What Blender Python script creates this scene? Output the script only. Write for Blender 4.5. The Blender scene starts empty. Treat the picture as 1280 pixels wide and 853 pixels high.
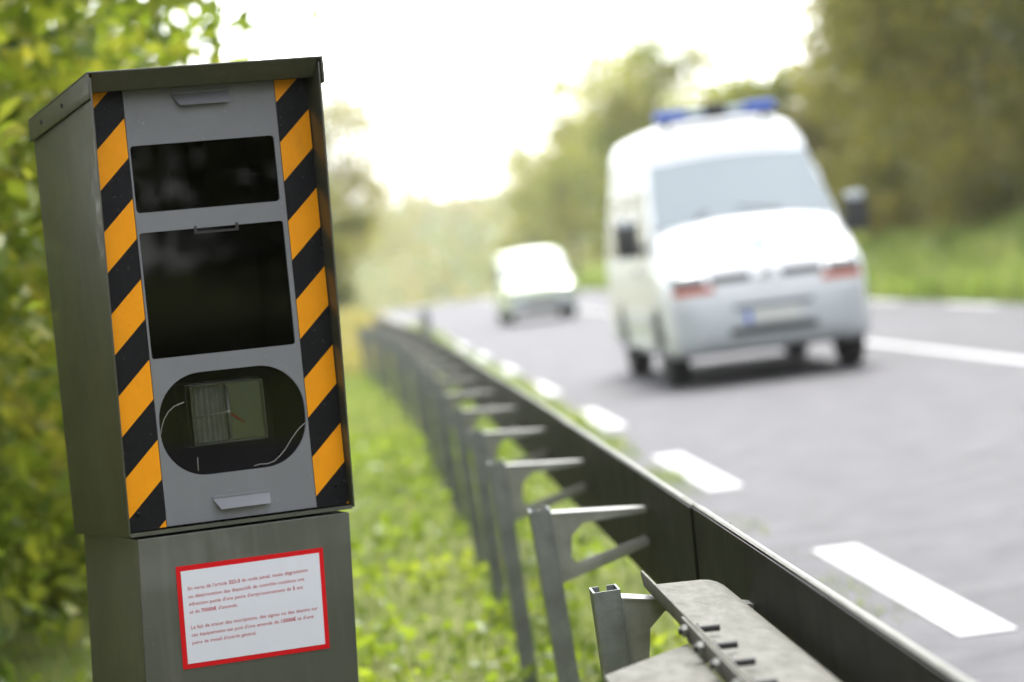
import bpy, bmesh, math, random
import numpy as np
from mathutils import Vector, Matrix
from math import sin, cos, pi, radians as R

# ------------------------------------------------------------------ camera, sky, sun, exposure
SC = bpy.context.scene
COL = SC.collection
YAW, PITCH, ROLL = .0541, .028, R(5.7)          # aimed a little right of the road, tilted down, rolled
CAMZ = 1.4
fw = Vector((sin(YAW)*cos(PITCH), cos(YAW)*cos(PITCH), -sin(PITCH)))
r0 = Vector((cos(YAW), -sin(YAW), 0)); u0 = r0.cross(fw)
rt = r0*cos(ROLL) - u0*sin(ROLL); up = r0*sin(ROLL) + u0*cos(ROLL)
cam = bpy.data.cameras.new('camera'); camo = bpy.data.objects.new('camera', cam); COL.objects.link(camo)
camo.matrix_world = Matrix(((rt.x, up.x, -fw.x, 0), (rt.y, up.y, -fw.y, 0), (rt.z, up.z, -fw.z, CAMZ), (0, 0, 0, 1)))
cam.sensor_width = 36; cam.lens = 3500/1280*36; cam.clip_start = .05; cam.clip_end = 5000
cam.dof.use_dof = True; cam.dof.focus_distance = 5.75; cam.dof.aperture_fstop = 2.4; cam.dof.aperture_blades = 0
SC.camera = camo

SUN_EL, SUN_AZ = R(56), R(12)                   # bright overcast: high, soft, ahead of the camera
w = bpy.data.worlds.new('World'); SC.world = w; w.use_nodes = True
nt = w.node_tree; nt.nodes.clear()
sky = nt.nodes.new('ShaderNodeTexSky'); sky.sky_type = 'NISHITA'; sky.sun_disc = False
sky.sun_elevation = SUN_EL; sky.sun_rotation = SUN_AZ; sky.air_density = 1.0; sky.dust_density = 1.0; sky.ozone_density = 1.0
hs = nt.nodes.new('ShaderNodeHueSaturation'); hs.inputs['Saturation'].default_value = .17   # cloud cover greys the blue
bg = nt.nodes.new('ShaderNodeBackground'); bg.inputs['Strength'].default_value = .15
wo = nt.nodes.new('ShaderNodeOutputWorld')
nt.links.new(sky.outputs[0], hs.inputs['Color']); nt.links.new(hs.outputs[0], bg.inputs[0]); nt.links.new(bg.outputs[0], wo.inputs[0])
sl = bpy.data.lights.new('sun', 'SUN'); sl.energy = 1.3; sl.angle = R(14); sl.color = (1, .98, .95)
so = bpy.data.objects.new('sun', sl); COL.objects.link(so)
sd = Vector((sin(SUN_AZ)*cos(SUN_EL), cos(SUN_AZ)*cos(SUN_EL), sin(SUN_EL)))
so.rotation_euler = sd.to_track_quat('Z', 'Y').to_euler(); so.location = (0, 0, 30)
SC.view_settings.view_transform = 'Standard'; SC.view_settings.look = 'None'
SC.view_settings.gamma = 1; SC.view_settings.exposure = 2.5
SC.render.engine = 'CYCLES'
SC.cycles.use_denoising = True; SC.cycles.max_bounces = 10; SC.cycles.transparent_max_bounces = 16
SC.cycles.volume_bounces = 1; SC.cycles.caustics_reflective = False; SC.cycles.caustics_refractive = False
SC.cycles.sample_clamp_indirect = 6

rng = np.random.default_rng(7)
random.seed(7)

# ------------------------------------------------------------------ helpers
def tag(o, label=None, cat=None, group=None, kind=None):
    if label: o['label'] = label
    if cat: o['category'] = cat
    if group: o['group'] = group
    if kind: o['kind'] = kind
    return o
def empty(name, loc=(0, 0, 0), rz=0, scale=1):
    o = bpy.data.objects.new(name, None); COL.objects.link(o); o.location = loc; o.rotation_euler = (0, 0, rz)
    o.scale = (scale,)*3; o.empty_display_size = .2
    return o
def link(name, me, mat=None, parent=None, smooth=False, angle=None):
    o = bpy.data.objects.new(name, me); COL.objects.link(o)
    if mat is not None and not me.materials: me.materials.append(mat)
    if parent: o.parent = parent
    if smooth: me.polygons.foreach_set('use_smooth', [True]*len(me.polygons))
    if angle: me.set_sharp_from_angle(angle=R(angle))
    return o
def mesh(name, V, F):
    me = bpy.data.meshes.new(name); me.from_pydata([tuple(v) for v in V], [], F); me.update(); return me
class MB:
    def __init__(s): s.v = []; s.f = []
    def add(s, V, F):
        n = len(s.v); s.v += [tuple(v) for v in V]; s.f += [tuple(i+n for i in f) for f in F]; return s
    def box(s, x0, x1, y0, y1, z0, z1):
        return s.add([(x, y, z) for z in (z0, z1) for y in (y0, y1) for x in (x0, x1)],
            [(0, 2, 3, 1), (4, 5, 7, 6), (0, 1, 5, 4), (2, 6, 7, 3), (0, 4, 6, 2), (1, 3, 7, 5)])
    def hexa(s, b, t):      # two quads, bottom and top, ccw from above
        return s.add(list(b)+list(t), [(3, 2, 1, 0), (4, 5, 6, 7), (0, 1, 5, 4), (1, 2, 6, 5), (2, 3, 7, 6), (3, 0, 4, 7)])
    def tube(s, pts, rad, n=8, cap=True):
        pts = [Vector(p) for p in pts]; rad = rad if isinstance(rad, (list, tuple)) else [rad]*len(pts)
        V = []; F = []
        for i, p in enumerate(pts):
            d = (pts[min(i+1, len(pts)-1)]-pts[max(i-1, 0)]).normalized()
            a = d.orthogonal().normalized() if i == 0 else (a-d*a.dot(d)).normalized()
            b = d.cross(a)
            V += [p+(a*cos(2*pi*k/n)+b*sin(2*pi*k/n))*rad[i] for k in range(n)]
        for i in range(len(pts)-1):
            F += [(i*n+k, i*n+(k+1) % n, (i+1)*n+(k+1) % n, (i+1)*n+k) for k in range(n)]
        if cap: F += [tuple(range(n-1, -1, -1)), tuple((len(pts)-1)*n+k for k in range(n))]
        return s.add(V, F)
    def prism(s, poly, axis, a, b):   # polygon in the two other axes, extruded along axis
        n = len(poly)
        def P(q, t): return {'x': (t, q[0], q[1]), 'y': (q[0], t, q[1]), 'z': (q[0], q[1], t)}[axis]
        return s.add([P(q, a) for q in poly]+[P(q, b) for q in poly],
            [tuple(range(n-1, -1, -1)), tuple(range(n, 2*n))]+[(k, (k+1) % n, n+(k+1) % n, n+k) for k in range(n)])
    def build(s, name, mat, parent=None, smooth=False, angle=None, bevel=0, seg=2):
        me = mesh(name, s.v, s.f)
        bm = bmesh.new(); bm.from_mesh(me)
        bmesh.ops.recalc_face_normals(bm, faces=bm.faces)
        if bevel:
            bmesh.ops.bevel(bm, geom=[e for e in bm.edges if e.is_manifold and e.calc_face_angle() > .5], offset=bevel, segments=seg, affect='EDGES', profile=.6, clamp_overlap=True)
        bm.to_mesh(me); bm.free()
        return link(name, me, mat, parent, smooth or bool(bevel), angle or (35 if bevel else None))
def plate(name, loops, y0, y1, mat, parent, bevel=0):
    """flat sheet in the x-z plane with holes: loops[0] is the outline, the others are holes"""
    cu = bpy.data.curves.new(name, 'CURVE'); cu.dimensions = '2D'; cu.fill_mode = 'BOTH'; cu.extrude = (y1-y0)/2
    for lp in loops:
        sp = cu.splines.new('POLY'); sp.points.add(len(lp)-1); sp.use_cyclic_u = True
        for k, (x, z) in enumerate(lp): sp.points[k].co = (x, z, 0, 1)
    o = bpy.data.objects.new(name, cu); COL.objects.link(o)
    dg = bpy.context.evaluated_depsgraph_get(); dg.update()
    me = bpy.data.meshes.new_from_object(o.evaluated_get(dg)); bpy.data.objects.remove(o)
    me.transform(Matrix.Translation((0, (y0+y1)/2, 0)) @ Matrix.Rotation(pi/2, 4, 'X'))
    me.name = name
    return link(name, me, mat, parent, True, 35)
def rrect(x0, x1, z0, z1, r, n=5):
    P = []
    for cx, cz, a in ((x1-r, z1-r, 0), (x0+r, z1-r, 90), (x0+r, z0+r, 180), (x1-r, z0+r, 270)):
        P += [(cx+r*cos(R(a+90*k/n)), cz+r*sin(R(a+90*k/n))) for k in range(n+1)]
    return P

# ------------------------------------------------------------------ materials
def mat(name, col, rough=.5, metal=0, spec=.5, noise=0, nscale=20, bump=0, bscale=200, coat=0, col2=None, stretch=None, detail=6):
    m = bpy.data.materials.new(name); m.use_nodes = True; t = m.node_tree; b = t.nodes['Principled BSDF']
    b.inputs['Roughness'].default_value = rough; b.inputs['Metallic'].default_value = metal
    b.inputs['Specular IOR Level'].default_value = spec; b.inputs['Coat Weight'].default_value = coat
    b.inputs['Base Color'].default_value = (*col, 1)
    if noise or bump:
        tc = t.nodes.new('ShaderNodeTexCoord'); mp = t.nodes.new('ShaderNodeMapping'); t.links.new(tc.outputs['Object'], mp.inputs[0])
        if stretch: mp.inputs['Scale'].default_value = stretch
    if noise:
        n = t.nodes.new('ShaderNodeTexNoise'); n.inputs['Scale'].default_value = nscale; n.inputs['Detail'].default_value = detail
        n.inputs['Roughness'].default_value = .65
        t.links.new(mp.outputs[0], n.inputs['Vector'])
        r = t.nodes.new('ShaderNodeValToRGB'); r.color_ramp.elements[0].position = .32; r.color_ramp.elements[1].position = .7
        c2 = col2 or tuple(c*(1-noise) for c in col)
        r.color_ramp.elements[0].color = (*c2, 1); r.color_ramp.elements[1].color = (*col, 1)
        t.links.new(n.outputs[0], r.inputs[0]); t.links.new(r.outputs[0], b.inputs['Base Color'])
        mr = t.nodes.new('ShaderNodeMapRange'); mr.inputs['To Min'].default_value = min(1, rough*1.25); mr.inputs['To Max'].default_value = rough*.85
        t.links.new(n.outputs[0], mr.inputs[0]); t.links.new(mr.outputs[0], b.inputs['Roughness'])
    if bump:
        n2 = t.nodes.new('ShaderNodeTexNoise'); n2.inputs['Scale'].default_value = bscale; n2.inputs['Detail'].default_value = 4
        t.links.new(mp.outputs[0], n2.inputs['Vector'])
        bp = t.nodes.new('ShaderNodeBump'); bp.inputs['Strength'].default_value = bump; bp.inputs['Distance'].default_value = .01
        t.links.new(n2.outputs[0], bp.inputs['Height']); t.links.new(bp.outputs[0], b.inputs['Normal'])
    return m
def wear(m, amount, scale, stretch, lo, hi, col=(.3, .28, .24), rough=None):
    """blend a dust, streak or speck colour over a material through a thresholded noise"""
    t = m.node_tree; b = t.nodes['Principled BSDF']; inp = b.inputs['Base Color']
    tc = t.nodes.new('ShaderNodeTexCoord'); mp = t.nodes.new('ShaderNodeMapping'); mp.inputs['Scale'].default_value = stretch
    n = t.nodes.new('ShaderNodeTexNoise'); n.inputs['Scale'].default_value = scale; n.inputs['Detail'].default_value = 5
    r_ = t.nodes.new('ShaderNodeMapRange'); r_.inputs['From Min'].default_value = lo; r_.inputs['From Max'].default_value = hi; r_.inputs['To Max'].default_value = amount
    mx = t.nodes.new('ShaderNodeMix'); mx.data_type = 'RGBA'; mx.inputs[7].default_value = (*col, 1)
    if inp.links: t.links.new(inp.links[0].from_socket, mx.inputs[6])
    else: mx.inputs[6].default_value = inp.default_value
    t.links.new(tc.outputs['Object'], mp.inputs[0]); t.links.new(mp.outputs[0], n.inputs['Vector']); t.links.new(n.outputs[0], r_.inputs[0])
    t.links.new(r_.outputs[0], mx.inputs[0]); t.links.new(mx.outputs[2], inp)
def leafmat(name, c_dark, c_mid, c_light, trans=.45, rough=.5):
    """leaf colour varies leaf by leaf through the 'tint' attribute; light passes through the blade"""
    m = bpy.data.materials.new(name); m.use_nodes = True; t = m.node_tree; t.nodes.clear()
    at = t.nodes.new('ShaderNodeAttribute'); at.attribute_name = 'tint'
    r = t.nodes.new('ShaderNodeValToRGB'); e = r.color_ramp.elements
    e[0].color = (*c_dark, 1); e[1].color = (*c_light, 1); k = e.new(.5); k.color = (*c_mid, 1)
    t.links.new(at.outputs['Fac'], r.inputs[0])
    p = t.nodes.new('ShaderNodeBsdfPrincipled'); p.inputs['Roughness'].default_value = rough; p.inputs['Specular IOR Level'].default_value = .35
    tr = t.nodes.new('ShaderNodeBsdfTranslucent'); mx = t.nodes.new('ShaderNodeMixShader'); mx.inputs[0].default_value = trans
    hv = t.nodes.new('ShaderNodeHueSaturation'); hv.inputs['Value'].default_value = 1.5; hv.inputs['Saturation'].default_value = 1.1; hv.inputs['Hue'].default_value = .49
    o = t.nodes.new('ShaderNodeOutputMaterial')
    t.links.new(r.outputs[0], p.inputs['Base Color']); t.links.new(r.outputs[0], hv.inputs['Color']); t.links.new(hv.outputs[0], tr.inputs[0])
    t.links.new(p.outputs[0], mx.inputs[1]); t.links.new(tr.outputs[0], mx.inputs[2]); t.links.new(mx.outputs[0], o.inputs[0])
    return m
def panemat(name, tint, ior=1.5, rough=.02):
    m = bpy.data.materials.new(name); m.use_nodes = True; t = m.node_tree; t.nodes.clear()
    g = t.nodes.new('ShaderNodeBsdfGlossy'); g.inputs['Roughness'].default_value = rough
    tr = t.nodes.new('ShaderNodeBsdfTransparent'); tr.inputs[0].default_value = (*tint, 1)
    f = t.nodes.new('ShaderNodeFresnel'); f.inputs[0].default_value = ior
    mx = t.nodes.new('ShaderNodeMixShader'); o = t.nodes.new('ShaderNodeOutputMaterial')
    t.links.new(f.outputs[0], mx.inputs[0]); t.links.new(tr.outputs[0], mx.inputs[1]); t.links.new(g.outputs[0], mx.inputs[2]); t.links.new(mx.outputs[0], o.inputs[0])
    return m
M = dict(
    asphalt=mat('asphalt', (.061, .057, .064), .72, 0, .3, .3, 3.0, .5, 160, col2=(.049, .047, .052)),
    paint_white=mat('road_paint', (.36, .36, .355), .6, 0, .4, .12, 9, .3, 150),
    ground=mat('ground_soil_grass', (.125, .14, .03), .9, 0, .1, .5, 1.2, .6, 30, col2=(.075, .085, .022)),
    paint_grey=mat('grey_green_paint', (.066, .069, .052), .36, 0, .5, .16, 7, .05, 420, coat=.15),
    panel_grey=mat('panel_grey_paint', (.168, .17, .192), .42, 0, .45, .12, 9, .06, 420),
    black_film=mat('black_film', (.006, .006, .008), .4, 0, .16, .2, 30, .12, 70),
    orange_film=mat('orange_film', (.84, .31, .004), .42, 0, .15, .1, 14, .08, 90),
    dark_inside=mat('dark_interior', (.006, .006, .0055), .8),
    black_plastic=mat('black_plastic', (.02, .02, .021), .4),
    pane=panemat('tinted_pane', (.22, .23, .23), 1.3),
    pane_clear=panemat('clear_pane', (.82, .82, .84), 1.3),
    flash_glass=panemat('flash_glass', (.9, .92, .9), 1.6, .08),
    reflector=mat('flash_reflector', (.75, .75, .73), .3, .6, .5, .4, 40),
    dark_mirror=mat('dark_mirror', (.2, .21, .2), .12, .9),
    lens=mat('lens_glass', (.01, .01, .03), .05, 0, .9, coat=1),
    red=mat('red_print', (.56, .006, .010), .5, 0, .15),
    red_text=mat('red_lettering', (.42, .02, .03), .5),
    notice=mat('notice_white', (.62, .62, .71), .5),
    wire=mat('pale_wire', (.28, .28, .26), .4),
    galv=mat('galvanised_steel', (.27, .27, .245), .5, .3, .45, .4, 10, .12, 60, col2=(.18, .18, .16)),
    rail_back_shade=mat('shaded_back', (.008, .008, .005), .6, 0, .12, .4, 6, .1, 60),  # shade of the rail's hollow back, put into a near-black colour
    galv_post=mat('galvanised_post', (.20, .21, .21), .45, .5, .5, .45, 9, .12, 60, col2=(.11, .115, .115)),
    galv_sheet=mat('weathered_sheet', (.115, .112, .092), .75, 0, .2, .3, 22, .25, 50, col2=(.075, .073, .058), stretch=(1.5, .5, 1)),
    bolt=mat('dark_bolt', (.028, .027, .026), .6, 0, .3),
    van_white=mat('van_white_paint', (.50, .515, .53), .35, 0, .5, coat=.3),
    car_white=mat('car_pale_paint', (.37, .44, .27), .35, 0, .5, coat=.3),
    bumper_grey=mat('bumper_pale', (.42, .45, .475), .42, 0, .5, coat=.2),
    glass_dark=mat('vehicle_glass', (.11, .145, .16), .06, 0, .9, coat=1),
    glass_side=mat('side_glass', (.035, .04, .02), .12, 0, .15),
    rubber=mat('tyre_rubber', (.018, .018, .018), .8),
    rim=mat('wheel_rim', (.38, .39, .4), .35, .6),
    blue_lamp=mat('blue_lamp', (.03, .12, .62), .3, 0, .4),
    blue_print=mat('blue_print', (.03, .12, .55), .5, 0, .2),
    orange_lamp=mat('orange_lamp', (.36, .05, .008), .4, 0, .1),
    lamp_clear=mat('lamp_clear', (.07, .08, .082), .25, 0, .4),
    chrome=mat('chrome', (.85, .85, .87), .3, .3),
    plate_grey=mat('plate_white', (.55, .55, .52), .4),
    bark=mat('bark', (.11, .085, .06), .9, 0, .2, .5, 8, .8, 25, stretch=(1, 1, .3)),
    leaf_near=leafmat('leaf_near', (.07, .11, .02), (.17, .23, .035), (.33, .32, .06), .55, .38),
    leaf_olive=leafmat('leaf_olive', (.06, .075, .012), (.145, .152, .023), (.25, .205, .04), .48),
    leaf_dark=leafmat('leaf_dark', (.045, .055, .010), (.11, .115, .019), (.20, .165, .034), .45),
    leaf_yellow=leafmat('leaf_yellow', (.085, .11, .025), (.18, .20, .045), (.29, .26, .08), .5),
    leaf_pale=leafmat('leaf_pale', (.12, .135, .04), (.23, .225, .07), (.34, .27, .12), .55),
    leaf_far=leafmat('leaf_far', (.075, .10, .04), (.15, .165, .06), (.28, .22, .10), .45),
    grass=leafmat('grass_blade', (.075, .125, .028), (.15, .21, .045), (.27, .27, .11), .45),
    grass_dry=leafmat('grass_dry', (.12, .14, .03), (.22, .21, .06), (.33, .27, .12), .45),
)

wear(M['paint_grey'], .16, 5, (6, 6, .5), .52, .75, (.20, .19, .16))         # rain streaks
wear(M['paint_grey'], .8, 160, (1, 1, 1), .70, .74, (.26, .25, .22))          # chips and specks
wear(M['panel_grey'], .30, 6, (7, 7, .5), .50, .75, (.14, .135, .125))
wear(M['panel_grey'], .7, 150, (1, 1, 1), .69, .74, (.36, .35, .33))
wear(M['black_film'], .5, 120, (1, 1, 1), .66, .74, (.12, .12, .13))
wear(M['black_film'], .2, 8, (3, 3, 1), .55, .85, (.035, .035, .035))
wear(M['orange_film'], .35, 9, (4, 4, .8), .55, .8, (.45, .19, .02))
wear(M['orange_film'], .6, 170, (1, 1, 1), .70, .75, (.25, .12, .03))
wear(M['notice'], .25, 9, (2, 2, .7), .55, .8, (.5, .5, .5))
wear(M['asphalt'], .5, 1.0, (1.6, .03, 1), .45, .75, (.045, .044, .047))      # tyre tracks along the lane
wear(M['asphalt'], .6, 60, (1, 1, 1), .62, .72, (.13, .125, .12))             # pale stones
wear(M['paint_white'], .8, 14, (1, .5, 1), .60, .75, (.2, .2, .2))            # worn paint
wear(M['galv_sheet'], .5, 90, (1, .25, 1), .55, .75, (.06, .06, .05))
wear(M['galv'], .5, 30, (1, .3, 1), .55, .8, (.12, .11, .085))
wear(M['galv_post'], .5, 16, (2, 2, .5), .5, .8, (.07, .07, .065))
# ------------------------------------------------------------------ terrain and road
KC = .0002
def shift(Y): return -KC*max(Y, 0)**2/2                      # the road bends very slightly left
def drop(Y):                                                 # it goes over a crest and down into a valley
    if Y < 105: return 0.
    t = Y-105
    if t < 80: return -.0007*t*t
    if t < 160: return -4.48-.112*(t-80)+.0007*(t-80)**2
    return -8.96
def road_z(X, Y): return .025*(X-shift(Y)-2.01)+drop(Y)      # cross fall: the far lane is higher
XL, XR_ = 1.68, 8.95
def ground_z(X, Y):
    x = X-shift(Y)
    if x < XL: z = .025*(XL-2.01)-.045-.012*min(max(XL-x, 0), 5) + .05*max(-x-5, 0)*.6
    elif x > XR_: z = .025*(XR_-2.01)-.03 + .17*min(max(x-XR_-1.2, 0), 5) + .03*max(x-16, 0)
    else: z = .025*(x-2.01)-.05
    if abs(x) > 40: z = min(z, 2.2+.01*abs(x))
    z += drop(Y)
    if Y > 280: z += min((Y-280)*.085, 22)*(1+.12*sin(X*.011+1)+.1*sin(Y*.02+X*.02))
    return z
def strip(name, x0, x1, ys, zoff, m, parent=None, thick=0):
    V = []; F = []
    for i, Y in enumerate(ys):
        for X in (x0, x1): V.append((X+shift(Y), Y, road_z(X+shift(Y), Y)+zoff))
        if i: F.append((2*i-2, 2*i-1, 2*i+1, 2*i))
    return link(name, mesh(name, V, F), m, parent)
gx = sorted(set([-700, -400, -250, -160, -100, -70, -50, -40, -30, -22, -16, -12, -9, -7, -5, -4, -3, -2, -1, 0, .6, 1.1, 1.5, XL, XR_+.02, XR_+.5, 9.6, 10.2, 11, 12, 13, 14, 15, 16, 18, 21, 25, 30, 36, 45, 60, 80, 110, 160, 250, 400, 700]))
gy = [-300, -150, -80, -40, -20, -10, -4, 0, 4, 8, 12, 16, 20, 26, 32, 40, 50, 60, 70, 80, 90, 100]+list(range(105, 300, 8))+list(range(300, 560, 20))+[600, 680, 780, 900, 1100]
V = [(X+shift(min(Y, 300)), Y, ground_z(X+shift(Y), Y)) for Y in gy for X in gx]
nx = len(gx)
F = [(j*nx+i, j*nx+i+1, (j+1)*nx+i+1, (j+1)*nx+i) for j in range(len(gy)-1) for i in range(nx-1)]
gnd = link('ground', mesh('ground', V, F), M['ground'], None, True); tag(gnd, kind='structure')
ry = [-40, -20, -5, 0, 5, 10, 15, 20, 26, 32, 40, 50, 60, 70, 80, 90, 100]+list(range(105, 270, 6))
# asphalt with its own thickness: top and the two edges
Vr = []; Fr = []
for i, Y in enumerate(ry):
    s_ = shift(Y)
    Vr += [(XL+s_-.10, Y, road_z(XL+s_, Y)-.12), (XL+s_, Y, road_z(XL+s_, Y)), (XR_+s_, Y, road_z(XR_+s_, Y)), (XR_+s_+.10, Y, road_z(XR_+s_, Y)-.12)]
    if i:
        b = 4*i
        Fr += [(b-4+k, b-3+k, b+1+k, b+k) for k in range(3)]
road = link('road', mesh('road', Vr, Fr), M['asphalt']); tag(road, kind='structure')
for i in range(-2, 18):                                      # broken edge lines, 3 m dashes and 3.5 m gaps
    y0 = 9.28+6.5*i
    strip('edge_dash', 2.01-.10, 2.01+.10, [y0, y0+1.5, y0+3], .004, M['paint_white'], road)
    if i >= 0: strip('edge_dash', 8.62, 8.78, [y0+2, y0+3.5, y0+5], .004, M['paint_white'], road)
strip('centre_line', 5.75, 5.89, ry, .004, M['paint_white'], road)

# ------------------------------------------------------------------ foliage meshes
def leaves_mesh(name, P, size, tint, updir=.3, r=None, aspect=.55):
    """diamond leaves folded along the midrib, one per point"""
    r = r or rng; n = len(P); P = np.asarray(P, float)
    size = np.broadcast_to(size, (n,))[:, None]*r.uniform(.65, 1.3, (n, 1))
    d = r.normal(size=(n, 3)); d[:, 2] -= updir; d /= np.linalg.norm(d, axis=1, keepdims=True)
    q = r.normal(size=(n, 3)); q[:, 2] += .9
    s = np.cross(d, q); s /= np.linalg.norm(s, axis=1, keepdims=True)+1e-9
    nn = np.cross(s, d)
    b = P; t = P+d*size; mid = P+d*size*.45
    l = mid+s*size*aspect*.5+nn*size*.10; rr = mid-s*size*aspect*.5+nn*size*.10
    V = np.stack([b, l, t, rr], 1).reshape(-1, 3)
    k = np.arange(n)[:, None]*4
    T = np.concatenate([k+[0, 1, 2], k+[0, 2, 3]], 1).reshape(-1, 3)
    return tri_mesh(name, V, T, np.repeat(np.broadcast_to(tint, (n,)), 4))
def tri_mesh(name, V, T, tint):
    me = bpy.data.meshes.new(name); me.vertices.add(len(V)); me.vertices.foreach_set('co', V.astype(np.float32).ravel())
    me.loops.add(T.size); me.loops.foreach_set('vertex_index', T.astype(np.int32).ravel())
    me.polygons.add(len(T)); me.polygons.foreach_set('loop_start', np.arange(0, T.size, 3, dtype=np.int32))
    me.polygons.foreach_set('loop_total', np.full(len(T), 3, np.int32))
    a = me.attributes.new('tint', 'FLOAT', 'POINT'); a.data.foreach_set('value', np.clip(tint, 0, 1).astype(np.float32))
    me.update(); me.validate(); return me
def crown_points(n, blobs, nclump, spread, r):
    """points in clumps spread through several overlapping ellipsoids (cx,cy,cz,rx,ry,rz)"""
    vol = np.array([b[3]*b[4]*b[5] for b in blobs]); vol = vol/vol.sum()
    which = r.choice(len(blobs), nclump, p=vol); B = np.array(blobs)[which]
    d = r.normal(size=(nclump, 3)); d /= np.linalg.norm(d, axis=1, keepdims=True)
    rad = r.uniform(.25, 1, (nclump, 1))**.5
    cc = B[:, :3]+d*rad*B[:, 3:]
    wc = r.uniform(.4, 1.6, nclump); wc /= wc.sum()
    k = r.choice(nclump, n, p=wc)
    sp = spread*r.uniform(.6, 1.4, nclump)[k][:, None]
    P = cc[k]+np.clip(r.normal(size=(n, 3)), -1.7, 1.7)*sp*[1, 1, .75]
    ct = r.normal(0, .21, nclump)[k]
    return P, ct, cc
def tree(name, label, group, x, y, h, rad, pal, n=7000, leaf=.3, seed=0, trunk=.28, lean=(0, 0), nclump=70, low=.22, blobs=None, cat='tree', tmean=.48):
    r = np.random.default_rng(seed+100); z0 = ground_z(x, y)
    root = empty(name, (x, y, z0)); tag(root, label, cat, group)
    if blobs is None:
        blobs = [(lean[0]*.5, lean[1]*.5, h*(low+.36), rad*.95, rad*.95, h*.33)]
        for k in range(5):
            a = r.uniform(0, 2*pi); q = r.uniform(.25, .6)*rad
            blobs.append((lean[0]*.6+cos(a)*q, lean[1]*.6+sin(a)*q, h*r.uniform(low+.2, .86), rad*r.uniform(.4, .62), rad*r.uniform(.4, .62), h*r.uniform(.12, .2)))
        blobs.append((lean[0]*.8, lean[1]*.8, h*.83, rad*.5, rad*.5, h*.17))
    P, ct, cc = crown_points(n, blobs, nclump, rad*.17, r)
    P[:, 2] = np.maximum(P[:, 2], .05+r.uniform(0, .3, len(P)))
    tint = np.clip(tmean+ct+r.normal(0, .13, len(P)), 0, 1)
    link('crown', leaves_mesh('crown', P, leaf, tint, r=r, updir=.3), M[pal], root)
    b = MB(); bend = r.normal(0, .03*h, 2); top = (lean[0]*.6, lean[1]*.6, h*.8)
    tp = [(0, 0, -.2), (bend[0]*.3, bend[1]*.3, h*.2), (bend[0]+lean[0]*.3, bend[1]+lean[1]*.3, h*.5), top]
    b.tube(tp, [trunk, trunk*.8, trunk*.5, trunk*.12], 8)
    for k in r.choice(len(cc), min(12, len(cc)), replace=False):
        f = r.uniform(.2, .7); st = Vector(tp[1]).lerp(Vector(tp[2]), min(1, f*1.3)); e = Vector(cc[k])
        md = st.lerp(e, .5)+Vector((0, 0, .04*h)); b.tube([st, md, e], [trunk*.35, trunk*.22, trunk*.06], 6)
    b.build('trunk', M['bark'], root, smooth=True)
    return root

# near shrubs on the verge behind the speed camera
SH = 'leafy shrubs along the verge behind the speed camera cabinet'
shl = 'bushy yellow-green shrub with small bright leaves behind the speed camera cabinet'
for k, (x, y, h, rd, n) in enumerate([(-2.1, 12.2, 4.8, 1.55, 10500), (-2.9, 10.2, 4.4, 1.5, 7500), (-2.4, 15.0, 5.0, 1.8, 9000), (-4.2, 12.6, 5.2, 1.8, 7000), (-3.9, 16.8, 5.5, 1.9, 6000)]):
    tree('leafy_shrub', ('tall leafy shrub whose leaning top shows right behind the cabinet roof' if k == 0 else shl), SH, x, y, h, rd, 'leaf_near', n, .135, 10+k, .05, (.5 if k == 0 else .1, 0), 130, .04,
         blobs=[(0, 0, h*.25, rd*.9, rd*.9, h*.28), (.2, 0, h*.55, rd, rd, h*.3), (.45, 0, h*.8, rd*.85, rd*.85, h*.25), (-.4, .3, h*.5, rd*.9, rd*.9, h*.35)], cat='shrub', tmean=.58)
for k, (x, y, h, rd) in enumerate([(-2.0, 13.7, 1.7, .95), (-2.75, 12.0, 1.6, .95), (-1.75, 15.6, 1.8, 1.0), (-2.5, 10.4, 1.3, .7)]):
    tree('low_bush', 'low dense leafy bush at the foot of the shrubs behind the speed camera', 'low bushes at the foot of the verge shrubs', x, y, h, rd, 'leaf_near', 3400, .12, 70+k, .03, (0, 0), 60, .02, cat='bush',
         blobs=[(0, 0, h*.4, rd, rd, h*.45), (.3, 0, h*.3, rd, rd, h*.35)], tmean=.55)
for k, (x, y, h, rd, n) in enumerate([(-3.4, 7.4, 5.4, 1.5, 4500), (-3.0, 5.0, 5.4, 1.5, 5000), (-3.0, 2.4, 5.4, 1.5, 5000), (-3.0, 0, 5.4, 1.5, 4500)]):  # out of view; added to keep sky light off the cabinet side
    tree('leafy_shrub', 'tall leafy shrub out of view, added to shade the side of the speed camera cabinet', SH, x, y, h, rd, 'leaf_dark', int(n*1.8), .13, 30+k, .05, (0, 0), 110, .04,
         blobs=[(0, 0, h*.25, rd*.9, rd*.9, h*.28), (0, 0, h*.55, rd, rd, h*.3), (0, 0, h*.8, rd*.85, rd*.85, h*.25)], cat='shrub')
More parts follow.
